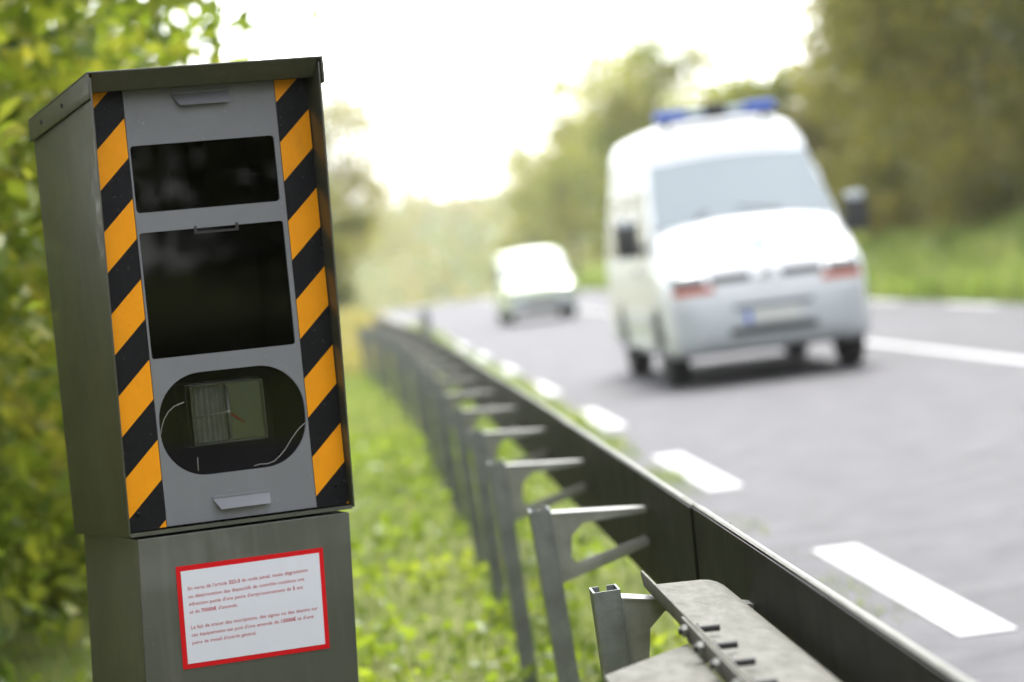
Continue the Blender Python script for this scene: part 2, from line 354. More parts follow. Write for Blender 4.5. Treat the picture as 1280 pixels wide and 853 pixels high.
# left side, farther along the verge
LG = 'trees along the left verge beyond the speed camera'
for k, (x, y, h, rd, pal, n) in enumerate([(-5.6, 26, 7.5, 2.4, 'leaf_near', 5000), (-6.6, 40, 9, 3.0, 'leaf_olive', 5000), (-7.0, 58, 10, 3.2, 'leaf_olive', 5000), (-7.5, 80, 11, 3.6, 'leaf_yellow', 5000), (-6.5, 98, 11, 3.4, 'leaf_olive', 4500), (-6.5, 136, 14, 4.0, 'leaf_olive', 4500), (-8.5, 160, 17, 4.6, 'leaf_yellow', 4500), (-7.0, 185, 17, 4.4, 'leaf_olive', 4500)]):
    tree('verge_tree', ('bright green tree on the near verge right behind the shrubs' if pal == 'leaf_near' else 'olive-green tree in the row along the near verge' if pal == 'leaf_olive' else 'yellow-green tree in the row along the near verge'), LG, x, y, h, rd, pal, n, .22, 50+k, .16)
tree('pale_tree', 'slender pale yellow-green tree beside the far end of the guardrail', None, -1.0, 118, 13.0, 4.2, 'leaf_pale', 8000, .30, 61, .2, (.3, 0), 110, .06)
tree('pale_tree', 'low pale bush below the slender tree near the road crest', None, -1.6, 112, 5.2, 3.0, 'leaf_yellow', 6000, .28, 62, .1, (0, 0), 40, .05, cat='bush')
# right side: dark tall trees, then a dip, then a paler stand
RG = 'tall dark trees on the verge across the road'
for k, (x, y, h, rd, pal, n) in enumerate([(15.5, 50, 13, 4.2, 'leaf_dark', 9000), (16.0, 58, 14, 4.4, 'leaf_olive', 9000), (15.4, 66, 13.5, 4.2, 'leaf_olive', 8500), (17.2, 75, 14, 4.3, 'leaf_dark', 8500), (18.4, 84, 12.5, 3.9, 'leaf_olive', 8500),
        (21, 54, 16, 5, 'leaf_dark', 6000), (22, 66, 17, 5, 'leaf_dark', 6000), (23, 80, 15, 4.6, 'leaf_dark', 6000), (27, 92, 15, 4.8, 'leaf_olive', 5000), (19.5, 93, 8.5, 3.4, 'leaf_olive', 6000), (17.2, 92, 5.5, 2.6, 'leaf_dark', 4500)]):
    tree('broadleaf_tree', ('tall dense dark green tree on the verge across the road' if pal == 'leaf_dark' else 'tall olive-green tree on the verge across the road'), RG, x, y, h, rd, pal, int(n*2.1), .25, 80+k, .3, (0, 0), 120, .06)
CG = 'unseen forest trees added beside and behind the viewpoint to block sky light'
for k, (x, y) in enumerate([(15.5, 41), (16, 32), (15, 23), (16, 14), (15.5, 5), (16, -4), (15, -13), (16, -22), (14, -32), (7, -46), (-2, -44)]):  # continues the wood out of view; added to cut sky light and pane reflections
    tree('unseen_forest_tree', 'tall unseen forest tree added on the opposite side of the road', CG, x, y, 10+1.2*sin(k*1.9), 4.2, 'leaf_dark', 8000, .34, 200+k, .3, (0, 0), 80, .03)
for k, (x, y) in enumerate([(-12, 21), (-12.5, 12), (-8.5, 4), (-8.5, -4), (-7, -12), (-8, -21), (-7, -31)]):  # out of view; added to darken the cabinet side and rail back
    tree('unseen_forest_tree', 'tall unseen forest tree added on the near side behind the verge shrubs', CG, x, y, 14+1.5*sin(k*2.3), 4.4, 'leaf_dark', 9000, .34, 230+k, .3, (0, 0), 80, .03)
BG = 'dark undergrowth shrubs under the trees across the road'
for k, (x, y) in enumerate([(13.6, 46), (13.9, 51), (13.5, 56), (13.8, 61), (13.6, 67), (14.0, 73), (13.7, 80), (13.6, 88)]):
    tree('undergrowth_shrub', 'dark undergrowth shrub at the foot of the trees across the road', BG, x, y, 2.6+.5*sin(k*2.1), 2.2, 'leaf_dark', 3600, .18, 120+k, .06, (0, 0), 40, .02, cat='shrub')
PG = 'paler trees farther along the opposite verge'
for k, (x, y, h, rd, pal, n) in enumerate([(15.2, 100, 6.4, 3.0, 'leaf_yellow', 4500), (15.5, 112, 6.9, 3.2, 'leaf_yellow', 4500), (14.8, 128, 10.4, 3.4, 'leaf_yellow', 5500), (14.8, 142, 12.8, 3.6, 'leaf_yellow', 5500), (14.6, 158, 15.2, 3.8, 'leaf_yellow', 5500), (14.0, 176, 16.4, 4.0, 'leaf_yellow', 5500), (13.6, 200, 15.6, 4.0, 'leaf_olive', 5500), (19, 150, 10.5, 4.5, 'leaf_olive', 5000)]):
    tree('roadside_tree', ('small low yellow-green tree just past the end of the tall dark trees' if y < 115 else 'olive tree among the paler stand farther along the opposite verge' if pal == 'leaf_olive' else 'tall yellow-green tree in the paler stand farther along the opposite verge'), PG, x, y, h, rd, pal, int(n*1.5), .32, 150+k, .28, (-.5, 0), 75, .06)

# far wood on the valley side, one mass
r = np.random.default_rng(5); NC = 420
cx = r.uniform(-130, 150, NC); cy = r.uniform(225, 480, NC)
cz = np.array([ground_z(a, b) for a, b in zip(cx, cy)])
hh = r.uniform(7, 12, NC); k = r.integers(0, NC, 60000)
d = r.normal(size=(60000, 3)); d /= np.linalg.norm(d, axis=1, keepdims=True); d *= r.uniform(.3, 1, (60000, 1))**.4
P = np.stack([cx[k], cy[k], cz[k]+hh[k]*.52], 1)+d*np.stack([hh[k]*.36, hh[k]*.36, hh[k]*.5], 1)
fw_ = link('far_wood', leaves_mesh('far_wood', P, .9, np.clip(.5+r.normal(0, .22, NC)[k]+r.normal(0, .1, 60000), 0, 1), r=r), M['leaf_far'])
tag(fw_, 'pale hazy autumn wood on the far hillside', 'wood', kind='stuff')

# grass
def blades(name, n, xr, yr, h, wd, m, seed, bias=1.0, label='', patch=.25):
    r = np.random.default_rng(seed)
    Y = yr[0]+(yr[1]-yr[0])*r.uniform(0, 1, n)**bias; sh = np.array([shift(t) for t in Y])
    X = r.uniform(xr[0], xr[1], n)+sh
    Z = np.array([ground_z(a, b) for a, b in zip(X, Y)])-.01
    pn = np.sin(X*1.7+np.sin(Y*.9)*2)*np.sin(Y*1.1+X*.6+seed)+.6*np.sin(X*4.1+Y*2.3)*np.sin(Y*3.3-X*2)
    H = h*r.uniform(.45, 1.3, n)*(1+.45*pn)*np.clip(.5+Y/60, .7, 1.4); H = np.clip(H, h*.25, None)
    a = r.uniform(0, 2*pi, n); le = r.uniform(.1, .7, n)*H; W = wd*r.uniform(.7, 1.4, n)*np.clip(Y/14, .8, 4)
    b = np.stack([X, Y, Z], 1); s = np.stack([np.cos(a), np.sin(a), 0*a], 1)*W[:, None]; l = np.stack([-np.sin(a), np.cos(a), 0*a], 1)*le[:, None]
    mid = b+l*.35; mid[:, 2] += H*.6; tip = b+l; tip[:, 2] += H*(1-.25*(le/H))
    V = np.stack([b-s, b+s, mid+s*.7, mid-s*.7, tip], 1).reshape(-1, 3); q = np.arange(n)[:, None]*5
    T = np.concatenate([q+[0, 1, 2], q+[0, 2, 3], q+[3, 2, 4]], 1).reshape(-1, 3)
    o = link(name, tri_mesh(name, V, T, np.repeat(np.clip(.5+patch*pn*.6+r.normal(0, .16, n), 0, 1), 5)), m)
    return tag(o, label, 'grass', kind='stuff')
blades('verge_grass', 60000, (-4.5, 1.30), (3, 46), .13, .006, M['grass'], 1, 1.4, 'bright green grass on the verge behind the guardrail')
blades('verge_grass', 26000, (-6, 1.35), (40, 112), .22, .010, M['grass_dry'], 2, 1.0, 'pale yellowish grass farther along the verge by the guardrail end')
blades('roadside_grass', 30000, (1.24, 1.88), (4, 70), .13, .005, M['grass'], 3, 1.3, 'thin green grass fringe between guardrail and asphalt edge')
blades('tall_grass', 60000, (XR_+.05, 13.8), (2, 118), .42, .008, M['grass'], 4, 1.0, 'tall green grass on the verge across the road')
# broad-leaved weeds in the near grass
r = np.random.default_rng(9); n = 5200; cl = r.integers(0, 130, n); wx = r.uniform(-2.6, 1.2, 130); wy = 6+18*r.uniform(0, 1, 130)
P = np.stack([wx[cl]+r.normal(0, .13, n), wy[cl]+r.normal(0, .16, n), r.uniform(.02, .17, n)], 1)
P[:, 2] += np.array([ground_z(a, b) for a, b in zip(P[:, 0], P[:, 1])])
tag(link('verge_weeds', leaves_mesh('verge_weeds', P, .06, np.clip(r.normal(.36, .16, 130)[cl], 0, 1), updir=-.2, r=r, aspect=.8), M['leaf_near']), 'low broad-leaved weeds in the verge grass', 'weeds', kind='stuff')

# ------------------------------------------------------------------ speed camera cabinet
B = .95; YC = R(18.3)
rad_ = empty('speed_camera', (-.285, 6.0, .9-B), YC)
tag(rad_, 'tall grey roadside speed camera cabinet with orange and black striped front', 'speed camera')
def lz(z): return z+B
# concrete footing and pedestal (it leans slightly)
MB().box(-.36, .30, -.10, .62, -.25, .04).build('footing', mat('concrete', (.32, .31, .29), .85, 0, .3, .3, 12, .3, 60), rad_, bevel=.008)
lean = lambda z: (z-B)*.046
b = MB(); z0, z1 = .03, B-.004
b.hexa([(-.2345+lean(z0), .0, z0), (.2375+lean(z0), .0, z0), (.2375+lean(z0), .51, z0), (-.2345+lean(z0), .51, z0)],
       [(-.2345, .0, z1), (.2375, .0, z1), (.2375, .51, z1), (-.2345, .51, z1)])
ped = b.build('pedestal', M['paint_grey'], rad_, bevel=.004, seg=3)
# housing of bent sheet, open to the front
T = .004; WX = .2515
ft, fb, bt, bb = (-.068, .968), (.0, .006), (.53, .924), (.53, -.018)     # (depth, height) of a side sheet's corners
def side(x0, x1): return MB().prism([(ft[0], lz(ft[1])), (fb[0], lz(fb[1])), (bb[0], lz(bb[1])), (bt[0], lz(bt[1]))], 'x', x0, x1)
hl = side(-WX, -WX+T).build('side_panel', M['paint_grey'], rad_, bevel=.0012)
hr = side(WX-T, WX).build('side_panel', M['paint_grey'], rad_, bevel=.0012)
MB().box(-WX+T+.001, WX-T-.001, .524, .529, lz(-.015), lz(.88)).build('back_panel', M['paint_grey'], rad_)
MB().hexa([(-WX+T+.001, .004, lz(.002)), (WX-T-.001, .004, lz(.002)), (WX-T-.001, .522, lz(-.017)), (-WX+T+.001, .522, lz(-.017))],
          [(-WX+T+.001, .004, lz(.010)), (WX-T-.001, .004, lz(.010)), (WX-T-.001, .522, lz(-.009)), (-WX+T+.001, .522, lz(-.009))]).build('floor_panel', M['paint_grey'], rad_)
# roof lid with turned-down skirts
LX = WX+.006
def roofz(y): return .9795-(y+.075)*.078
b = MB()
b.hexa([(-LX, -.075, lz(roofz(-.075)-.004)), (LX, -.075, lz(roofz(-.075)-.004)), (LX, .54, lz(roofz(.54)-.004)), (-LX, .54, lz(roofz(.54)-.004))],
       [(-LX, -.075, lz(roofz(-.075))), (LX, -.075, lz(roofz(-.075))), (LX, .54, lz(roofz(.54))), (-LX, .54, lz(roofz(.54)))])
lid = b.build('roof_lid', M['paint_grey'], rad_, bevel=.0015)
for s in (-1, 1):
    x0, x1 = sorted((s*LX, s*(LX-.0045)))
    MB().prism([(-.0745, lz(roofz(-.075)-.0045)), (-.073, lz(roofz(-.075)-.056)), (.539, lz(roofz(.54)-.052)), (.539, lz(roofz(.54)-.0045))], 'x', x0, x1).build('skirt', M['paint_grey'], lid, bevel=.001)
zf = roofz(-.075)
MB().hexa([(-WX+T+.002, -.030, lz(zf-.040)), (WX-T-.002, -.030, lz(zf-.040)), (WX-T-.002, -.026, lz(zf-.040)), (-WX+T+.002, -.026, lz(zf-.040))],
          [(-WX+T+.002, -.0735, lz(zf-.0045)), (WX-T-.002, -.0735, lz(zf-.0045)), (WX-T-.002, -.0675, lz(zf-.0045)), (-WX+T+.002, -.0675, lz(zf-.0045))]).build('fascia', M['paint_grey'], lid)
MB().box(-LX+.005, LX-.005, .535, .539, lz(roofz(.54)-.05), lz(roofz(.54)-.0045)).build('skirt', M['paint_grey'], lid)
for x, y in ((-LX, .18), (-LX, .40), (LX, .2)):     # screws in the skirts
    s = 1 if x > 0 else -1
    MB().tube([(x, y, lz(roofz(y)-.028)), (x+s*.003, y, lz(roofz(y)-.028))], .005, 8).build('screw', M['bolt'], lid)
# front panel with its three openings
D0 = .022
w1, w2 = (-.158, .160, .6815, .824), (-.1575, .1615, .3705, .639)
panel = plate('front_panel', [[(-.162, lz(.014)), (.172, lz(.014)), (.172, lz(.942)), (-.162, lz(.942))],
    [(x, lz(z)) for x, z in rrect(*w1, .008)], [(x, lz(z)) for x, z in rrect(*w2, .006)],
    [(x, lz(z)) for x, z in rrect(-.156, .1675, .113, .333, .098, 10)]], D0, D0+.006, M['panel_grey'], rad_)
for nme, x0, x1 in (('stripe_panel', -.2455, -.163), ('stripe_panel', .173, .2455)):
    sp = MB().box(x0, x1, D0+.001, D0+.005, lz(.012), lz(.943)).build(nme, M['black_film'], rad_)
    for n in range(-1, 7):            # diagonal orange bands, clipped to the panel
        if x0 < 0: zr, zl = .8844-.1712*n, .8844-.0782-.1712*n       # heights of a band's top at right and left edge
        else: zr, zl = .8722-.1712*n+.002, .8722-.0652-.1712*n
        poly = [(x0+.0005, zl), (x0+.0005, zl-.0845), (x1-.0005, zr-.0845), (x1-.0005, zr)]
        def clip(poly, lim, sgn):
            out = []
            for i in range(len(poly)):
                a, c = poly[i], poly[(i+1) % len(poly)]; ia, ic = (a[1]-lim)*sgn >= 0, (c[1]-lim)*sgn >= 0
                if ia: out.append(a)
                if ia != ic: t = (lim-a[1])/(c[1]-a[1]); out.append((a[0]+(c[0]-a[0])*t, lim))
            return out
        poly = clip(poly, .0135, 1); poly = clip(poly, .942, -1) if poly else poly
        if len(poly) > 2: MB().prism([(x, lz(z)) for x, z in poly], 'y', D0+.0002, D0+.001).build('orange_stripe', M['orange_film'], sp)
    for (xx, zz) in (((-.222, .048),) if x0 < 0 else ((.222, .055),)):   # rivet heads under the film
        b = MB(); b.tube([(xx, D0+.001, lz(zz)), (xx, D0-.0015, lz(zz)), (xx, D0-.0028, lz(zz))], [.006, .0048, .002], 10).build('rivet', M['black_film'], sp, smooth=True)
# dark compartments behind the openings
b = MB()
for z0_, z1_ in ((.66, .84), (.35, .655), (.09, .345)):
    b.box(-.168, .178, .30, .304, lz(z0_), lz(z1_)); b.box(-.168, .178, D0+.012, .30, lz(z0_), lz(z0_+.004)); b.box(-.168, .178, D0+.012, .30, lz(z1_-.004), lz(z1_))
    b.box(-.172, -.168, D0+.012, .304, lz(z0_), lz(z1_)); b.box(.178, .182, D0+.012, .304, lz(z0_), lz(z1_))
b.build('compartment', M['dark_inside'], rad_)
for wx0, wx1, wz0, wz1, rr in ((*w1, .012), (*w2, .01), (-.156, .1675, .113, .333, .1)):
    plate('window_pane', [[(x, lz(z)) for x, z in rrect(wx0-.004, wx1+.004, wz0-.004, wz1+.004, rr, 10)]], D0+.0075, D0+.010, M['pane_clear' if wz1 < .34 else 'pane'], rad_)
# camera behind the upper pane
cm = MB().box(-.01, .13, .13, .28, lz(.69), lz(.80)).build('camera_unit', M['black_plastic'], rad_, bevel=.006)
MB().tube([(.06, .13, lz(.742)), (.06, .075, lz(.742)), (.06, .072, lz(.742))], [.036, .036, .03], 24).build('lens_barrel', M['black_plastic'], cm, smooth=True, angle=40)
MB().tube([(.06, .0715, lz(.742)), (.06, .066, lz(.742)), (.06, .064, lz(.742))], [.028, .018, .004], 20).build('lens', M['lens'], cm, smooth=True)
MB().tube([(-.075, .16, lz(.70)), (-.075, .09, lz(.70))], .013, 16).build('sensor', M['bolt'], rad_, smooth=True, angle=40)
# bracket at the top of the middle pane
b = MB(); b.box(-.037, .061, D0-.001, D0+.004, lz(.627), lz(.632)); b.box(-.037, -.031, D0-.001, D0+.004, lz(.632), lz(.644)); b.box(.055, .061, D0-.001, D0+.004, lz(.632), lz(.644))
b.build('pane_bracket', M['bolt'], rad_)
# flash lamp behind the lower pane
fl = MB().box(-.080, .088, .075, .16, lz(.172), lz(.308)).build('flash_housing', M['black_plastic'], rad_, bevel=.003)
b = MB(); zs = (lz(.180), lz(.300))
for i in range(14):           # ribbed silver half of the reflector
    x0 = -.074+i*.0055; x1 = x0+.0055; q = .052+.018*((i-7)/7)**2; r2 = .004*(i % 2)
    b.hexa([(x0, q+r2, zs[0]), (x1, q+.004-r2, zs[0]), (x1, .074, zs[0]), (x0, .074, zs[0])], [(x0, q+r2, zs[1]), (x1, q+.004-r2, zs[1]), (x1, .074, zs[1]), (x0, .074, zs[1])])
b.build('reflector', M['reflector'], fl)
MB().hexa([(.010, .070, zs[0]), (.080, .050, zs[0]), (.080, .073, zs[0]), (.010, .074, zs[0])], [(.010, .070, zs[1]), (.080, .050, zs[1]), (.080, .073, zs[1]), (.010, .074, zs[1])]).build('mirror_leaf', M['dark_mirror'], fl)
MB().tube([(-.072, .046, lz(.236)), (-.02, .044, lz(.239)), (.0, .043, lz(.241))], .0022, 6).build('electrode', M['reflector'], fl, smooth=True)
MB().tube([(.008, .046, lz(.238)), (.022, .050, lz(.226)), (.038, .054, lz(.215))], .0025, 6).build('red_lead', M['red'], fl, smooth=True)
MB().tube([(.003, .041, lz(.2385)), (.003, .041, lz(.2445))], [.004, .004], 8).build('spark_cap', M['chrome'], fl, smooth=True)
b = MB(); b.box(-.076, .082, .040, .0425, lz(.1775), lz(.3025)); b.build('flash_lens', M['flash_glass'], fl)
b = MB()
for a in ((-.078, .084, lz(.1755), lz(.1785)), (-.078, .084, lz(.3015), lz(.3045)), (-.0785, -.0755, lz(.1785), lz(.3015)), (.0815, .0845, lz(.1785), lz(.3015))): b.box(a[0], a[1], .039, .075, a[2], a[3])
b.build('flash_frame', M['dark_mirror'], fl)
MB().tube([(.004, .043, lz(.185)), (.004, .043, lz(.295))], .0028, 8).build('flash_tube', M['reflector'], fl, smooth=True)
# two finger grips of bent sheet
for zt, zb_, z_in in ((.9265, .9015, 0), (.0595, .0370, 0)):
    b = MB(); y = D0
    b.hexa([(-.0455, y-.020, lz(zb_)), (.0655, y-.020, lz(zb_)), (.0655, y-.017, lz(zb_)), (-.0455, y-.017, lz(zb_))],
           [(-.0575, y-.003, lz(zt)), (.0705, y-.003, lz(zt)), (.0705, y-.0003, lz(zt)), (-.0575, y-.0003, lz(zt))])
    b.box(-.0575, .0705, y-.0032, y-.0002, lz(zt), lz(zt)+.006)
    b.build('finger_grip', M['panel_grey'], rad_, bevel=.0008)
for pts in ([(-.157, .2025), (-.151, .224), (-.1445, .2402), (-.133, .256), (-.1189, .2664), (-.0971, .2726)], [(.1665, .1985), (.148, .185), (.1331, .1687), (.116, .147), (.1022, .134), (.088, .124), (.0737, .1205), (.055, .1215), (.043, .119)], [(-.0795, .152), (-.0803, .14), (-.081, .1235)]):
    MB().tube([(x, D0+.004, lz(z)) for x, z in pts], .0009, 6).build('loose_wire', M['wire'], rad_, smooth=True)
# notice on the pedestal
nt_ = empty('tmp'); bpy.data.objects.remove(nt_)
tilt = Matrix.Rotation(R(0), 4, 'Y')
def q_(x, z): return (x, lz(z))
nb = MB().prism([q_(-.1652, -.2898), q_(.1618, -.2905), q_(.1688, -.0725), q_(-.1590, -.0712)], 'y', -.0022, -.0006).build('warning_notice', M['red'], rad_)
nb['label'] = 'white printed warning notice with a red border'
MB().prism([q_(-.1540, -.2795), q_(.1520, -.2802), q_(.1586, -.0825), q_(-.1496, -.0825)], 'y', -.0030, -.0022).build('notice_field', M['notice'], nb)
def text_mesh(segs, size):
    """one line of lettering; bold segments get a heavier outline"""
    V = []; F = []; x = 0
    for s, bold in segs:
        cu = bpy.data.curves.new('t', 'FONT'); cu.body = s+'|'; cu.size = size; cu.offset = size*(.022 if bold else .004); cu.resolution_u = 2
        def ev():
            o = bpy.data.objects.new('t', cu); COL.objects.link(o); dg = bpy.context.evaluated_depsgraph_get(); dg.update()
            me = bpy.data.meshes.new_from_object(o.evaluated_get(dg)); bpy.data.objects.remove(o); return me
        m1 = ev(); full = max(v.co.x for v in m1.vertices); cu.body = '|'; m0 = ev(); one = max(v.co.x for v in m0.vertices)
        cu.body = s; m2 = ev(); n = len(V)
        V += [(v.co.x+x, v.co.y) for v in m2.vertices]; F += [tuple(i+n for i in p.vertices) for p in m2.polygons]
        x += full-one
    return V, F, max(v[0] for v in V)
lines = [([("En vertu de l'article ", 0), ('322-3', 1), (' du code pénal, toute dégradation', 0)], (-.1387, -.1245), (.1292, -.1195)),
    ([('ou détérioration des dispositifs de contrôle constitue une', 0)], (-.1390, -.1415), (.1197, -.1375)),
    ([("infraction punie d'une peine d'emprisonnement de ", 0), ('5', 1), (' ans', 0)], (-.1393, -.1575), (.1150, -.1545)),
    ([('et de ', 0), ('75000€', 1), (" d'amende.", 0)], (-.1396, -.1742), (-.0327, -.1728)),
    ([('Le fait de tracer des inscriptions, des signes ou des dessins sur', 0)], (-.1402, -.2072), (.1435, -.2042)),
    ([("ces équipements est puni d'une amende de ", 0), ('15000€', 1), (" et d'une", 0)], (-.1405, -.2232), (.1320, -.2205)),
    ([("peine de travail d'intérêt général.", 0)], (-.1408, -.2395), (.0014, -.2380))]
for segs, p0, p1 in lines:
    V, F, wd = text_mesh(segs, .0105)
    k = (p1[0]-p0[0])/wd; sl_ = (p1[1]-p0[1])/(p1[0]-p0[0])
    ky = min(max(k, .8), 1.15)
    VV = [(p0[0]+x*k, -.0033, lz(p0[1]+x*k*sl_+y*ky)) for x, y in V]
    link('lettering', mesh('lettering', VV, F), M['red_text'], nb)

# ------------------------------------------------------------------ guardrail
gr = empty('guardrail', (.9, 6, 0)); tag(gr, 'weathered galvanised steel guardrail with posts and spacer brackets along the road edge', 'guardrail')
OFF = Vector((.9, 6, 0))
def flare(Y): return -.0018*max(Y-24, 0)**1.85               # the far end swings away from the road
RX = .75
def rx(Y): return RX+shift(Y)+flare(Y)
def rzv(Y): return -.0013*max(Y-30, 0)**1.6*0
prof = [(.004, .372), (.0, .380), (.006, .392), (.070, .412), (.083, .428), (.083, .470), (.070, .488), (.012, .512), (.002, .526), (.012, .540), (.050, .564), (.061, .582), (.061, .630), (.052, .646), (.006, .673), (.0, .680), (.004, .684)]
def beam(y0, y1, off=0):
    ys = np.linspace(y0, y1, 7); V = []; F = []; n = len(prof)
    P2 = []
    for i, (x, z) in enumerate(prof):       # sheet 4 mm thick
        a = Vector(prof[max(i-1, 0)]); c = Vector(prof[min(i+1, n-1)]); t = (c-a).normalized(); P2.append((x+t.y*.004, z-t.x*.004))
    ring = list(prof)+P2[::-1]; m = len(ring)
    for Y in ys:
        V += [(rx(Y)+x+off-OFF.x, Y-OFF.y, z+.101) for x, z in ring]
    for i in range(len(ys)-1):
        F += [(i*m+k, i*m+(k+1) % m, (i+1)*m+(k+1) % m, (i+1)*m+k) for k in range(m)]
    F += [tuple(range(m-1, -1, -1)), tuple((len(ys)-1)*m+k for k in range(m))]
    b = MB(); b.add(V, F); return b
POSTY0 = 5.72
y = POSTY0-2*4+.9; i = 0
while y < 40:
    y1 = min(y+4.25, 41.5)
    bmo = beam(y, y1, .0045*(i % 2)).build('rail_beam', M['galv'], gr, smooth=True, angle=25)
    if y > 0 and y1 < 41:                       # splice bolts on the lap
        for zz in (.541, .713):
            for dy in (-.16, -.08): 
                MB().tube([(rx(y1)+.09-OFF.x, y1+dy-OFF.y, zz), (rx(y1)+.099-OFF.x, y1+dy-OFF.y, zz)], .014, 8).build('splice_bolt', M['bolt'], bmo)
                MB().tube([(rx(y1)+.060-OFF.x, y1+dy-OFF.y, zz), (rx(y1)+.081-OFF.x, y1+dy-OFF.y, zz)], .013, 6).build('splice_nut', M['bolt'], bmo)
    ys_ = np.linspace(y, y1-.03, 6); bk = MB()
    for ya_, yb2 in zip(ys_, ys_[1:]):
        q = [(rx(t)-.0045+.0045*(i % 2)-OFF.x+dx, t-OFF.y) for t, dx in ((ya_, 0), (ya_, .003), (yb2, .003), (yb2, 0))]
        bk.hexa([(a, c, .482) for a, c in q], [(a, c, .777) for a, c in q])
    bk.build('shade_plate', M['rail_back_shade'], bmo)  # flat dark plate added to stand for the shaded hollow of the rail
    y += 4.0; i += 1
# post: folded channel, open top, open towards the traffic direction
def post_mesh():
    b = MB(); h = .715; g = -.35; w2_, d2, t = .028, .050, .004
    b.box(-w2_, w2_, -d2, -d2+t, g, h); b.box(-w2_, -w2_+t, -d2+t, d2-t, g, h); b.box(w2_-t, w2_, -d2+t, d2-t, g, h)
    b.box(-w2_, -.008, d2-t, d2, g, h); b.box(.008, w2_, d2-t, d2, g, h)
    return b
def spacer_mesh(L, dz=0):
    """bent-sheet bracket: plate on the post, a deep upper and lower arm with side webs; dz lowers the rail end"""
    b = MB(); t = .004; x0 = .0305; hw = .044; zt, zb = .702, .500
    b.hexa([(x0-.012, -hw, zb), (x0-.012+t, -hw, zb), (x0-.012+t, hw, zb), (x0-.012, hw, zb)], [(x0, -hw, zt), (x0+t, -hw, zt), (x0+t, hw, zt), (x0, hw, zt)])
    b.hexa([(x0+t, -hw, zt-t), (L, -hw*.85, zt-.012-t-dz), (L, hw*.85, zt-.012-t-dz), (x0+t, hw, zt-t)], [(x0+t, -hw, zt), (L, -hw*.85, zt-.012-dz), (L, hw*.85, zt-.012-dz), (x0+t, hw, zt)])
    b.hexa([(x0-.006, -hw, zb), (L, -hw*.7, zb+.085), (L, hw*.7, zb+.085), (x0-.006, hw, zb)], [(x0-.006, -hw, zb+t), (L, -hw*.7, zb+.085+t), (L, hw*.7, zb+.085+t), (x0-.006, hw, zb+t)])
    for yy in (-hw, hw-t):
        b.prism([(x0+t, zt-t-.0005), (L, zt-.0125-t-dz), (L, zt-.024-dz), (x0+.085, zt-.036), (x0+.052, zt-.068), (x0+.044, zb+.075), (x0+.062, zb+.050), (L, zb+.108), (L, zb+.0855+t), (x0-.004, zb+t+.0005)], 'y', yy*(.9 if abs(yy) > .04 else .9), yy*.9+t)
    return b
pm = post_mesh(); pme = mesh('post', pm.v, pm.f); pme.materials.append(M['galv_post'])
bmx = bmesh.new(); bmx.from_mesh(pme); bmesh.ops.recalc_face_normals(bmx, faces=bmx.faces); bmx.to_mesh(pme); bmx.free()
PX = .452; spx = RX-PX+.003
sm = spacer_mesh(spx); sme = mesh('spacer', sm.v, sm.f); sme.materials.append(M['galv'])
bmx = bmesh.new(); bmx.from_mesh(sme); bmesh.ops.recalc_face_normals(bmx, faces=bmx.faces); bmx.to_mesh(sme); bmx.free()
sm = spacer_mesh(spx, .03); sme0 = mesh('spacer', sm.v, sm.f); sme0.materials.append(M['galv'])
for j in range(-3, 18):
    Y = POSTY0+2*j; x = PX+shift(Y)+flare(Y)+.012*sin(j*2.3)*(j > 1)
    lean_ = R(-3.4-.8*sin(j*1.7)) if j > 0 else R(-2.6)
    po = link('post', pme, None, gr); po.location = (x-OFF.x-.71*sin(lean_), Y-OFF.y, 0); po.rotation_euler = (R(.8*sin(j*3.1)), lean_, 0)
    sp = link('spacer', sme0 if j <= 0 else sme, None, gr); sp.location = (x-OFF.x, Y-OFF.y, -.006 if j <= 0 else 0); sp.rotation_euler = (0, 0, 0)
    if flare(Y) < -.01: sp.rotation_euler[2] = po.rotation_euler[2] = math.atan(.0018*1.85*max(Y-24, 0)**.85)
# upright end plate where the rail swings away
MB().box(-.05, .05, -.02, .02, -.1, .98).build('end_post', M['galv_post'], gr, bevel=.006).location = (rx(31)+.16-OFF.x, 31-OFF.y, 0)
# two cover sheets with upturned flanges bolted together, laid behind the rail
FX = .532
def sheet_curve(x0, x1, z, ya, yb_, t=.004, bend=0):
    """flat sheet between x0 and x1, x1 edge turned down; ya/yb are far-edge depths at x0 and x1"""
    xs = [x0+(x1-x0)*k/4 for k in range(5)]; zs = [z]*5
    if bend:
        for k in range(1, 7): a = k*R(13); xs.append(x1+bend*sin(a)); zs.append(z-bend*(1-cos(a)))
    b = MB(); V = []; F = []; n = len(xs)
    for k in range(n):
        f = k/(n-1); yf = ya+(yb_-ya)*f
        V += [(xs[k]-OFF.x, 2.6-OFF.y, zs[k]), (xs[k]-OFF.x, yf-OFF.y, zs[k]), (xs[k]-OFF.x, 2.6-OFF.y, zs[k]-t), (xs[k]-OFF.x, yf-OFF.y, zs[k]-t)]
    for k in range(n-1):
        a = 4*k; c = a+4
        F += [(a, c, c+1, a+1), (a+2, a+3, c+3, c+2), (a+1, c+1, c+3, a+3), (a, a+2, c+2, c)]
    F += [(0, 1, 3, 2), (4*n-4, 4*n-2, 4*n-1, 4*n-3)]
    b.add(V, F); return b
cr = sheet_curve(FX+.0062, .655, .7045, 5.78, 5.775, bend=.075).build('cover_sheet', M['galv_sheet'], gr, smooth=True, angle=30)
cl_ = sheet_curve(.352, FX-.0062, .6945, 4.67, 4.94).build('cover_sheet', M['galv_sheet'], gr)
MB().prism([(2.6-OFF.y, .7055), (5.75-OFF.y, .7055), (5.80-OFF.y, .728), (5.79-OFF.y, .735), (2.6-OFF.y, .735)], 'x', FX+.0006-OFF.x, FX+.0056-OFF.x).build('flange', M['galv_sheet'], cr, bevel=.0008)
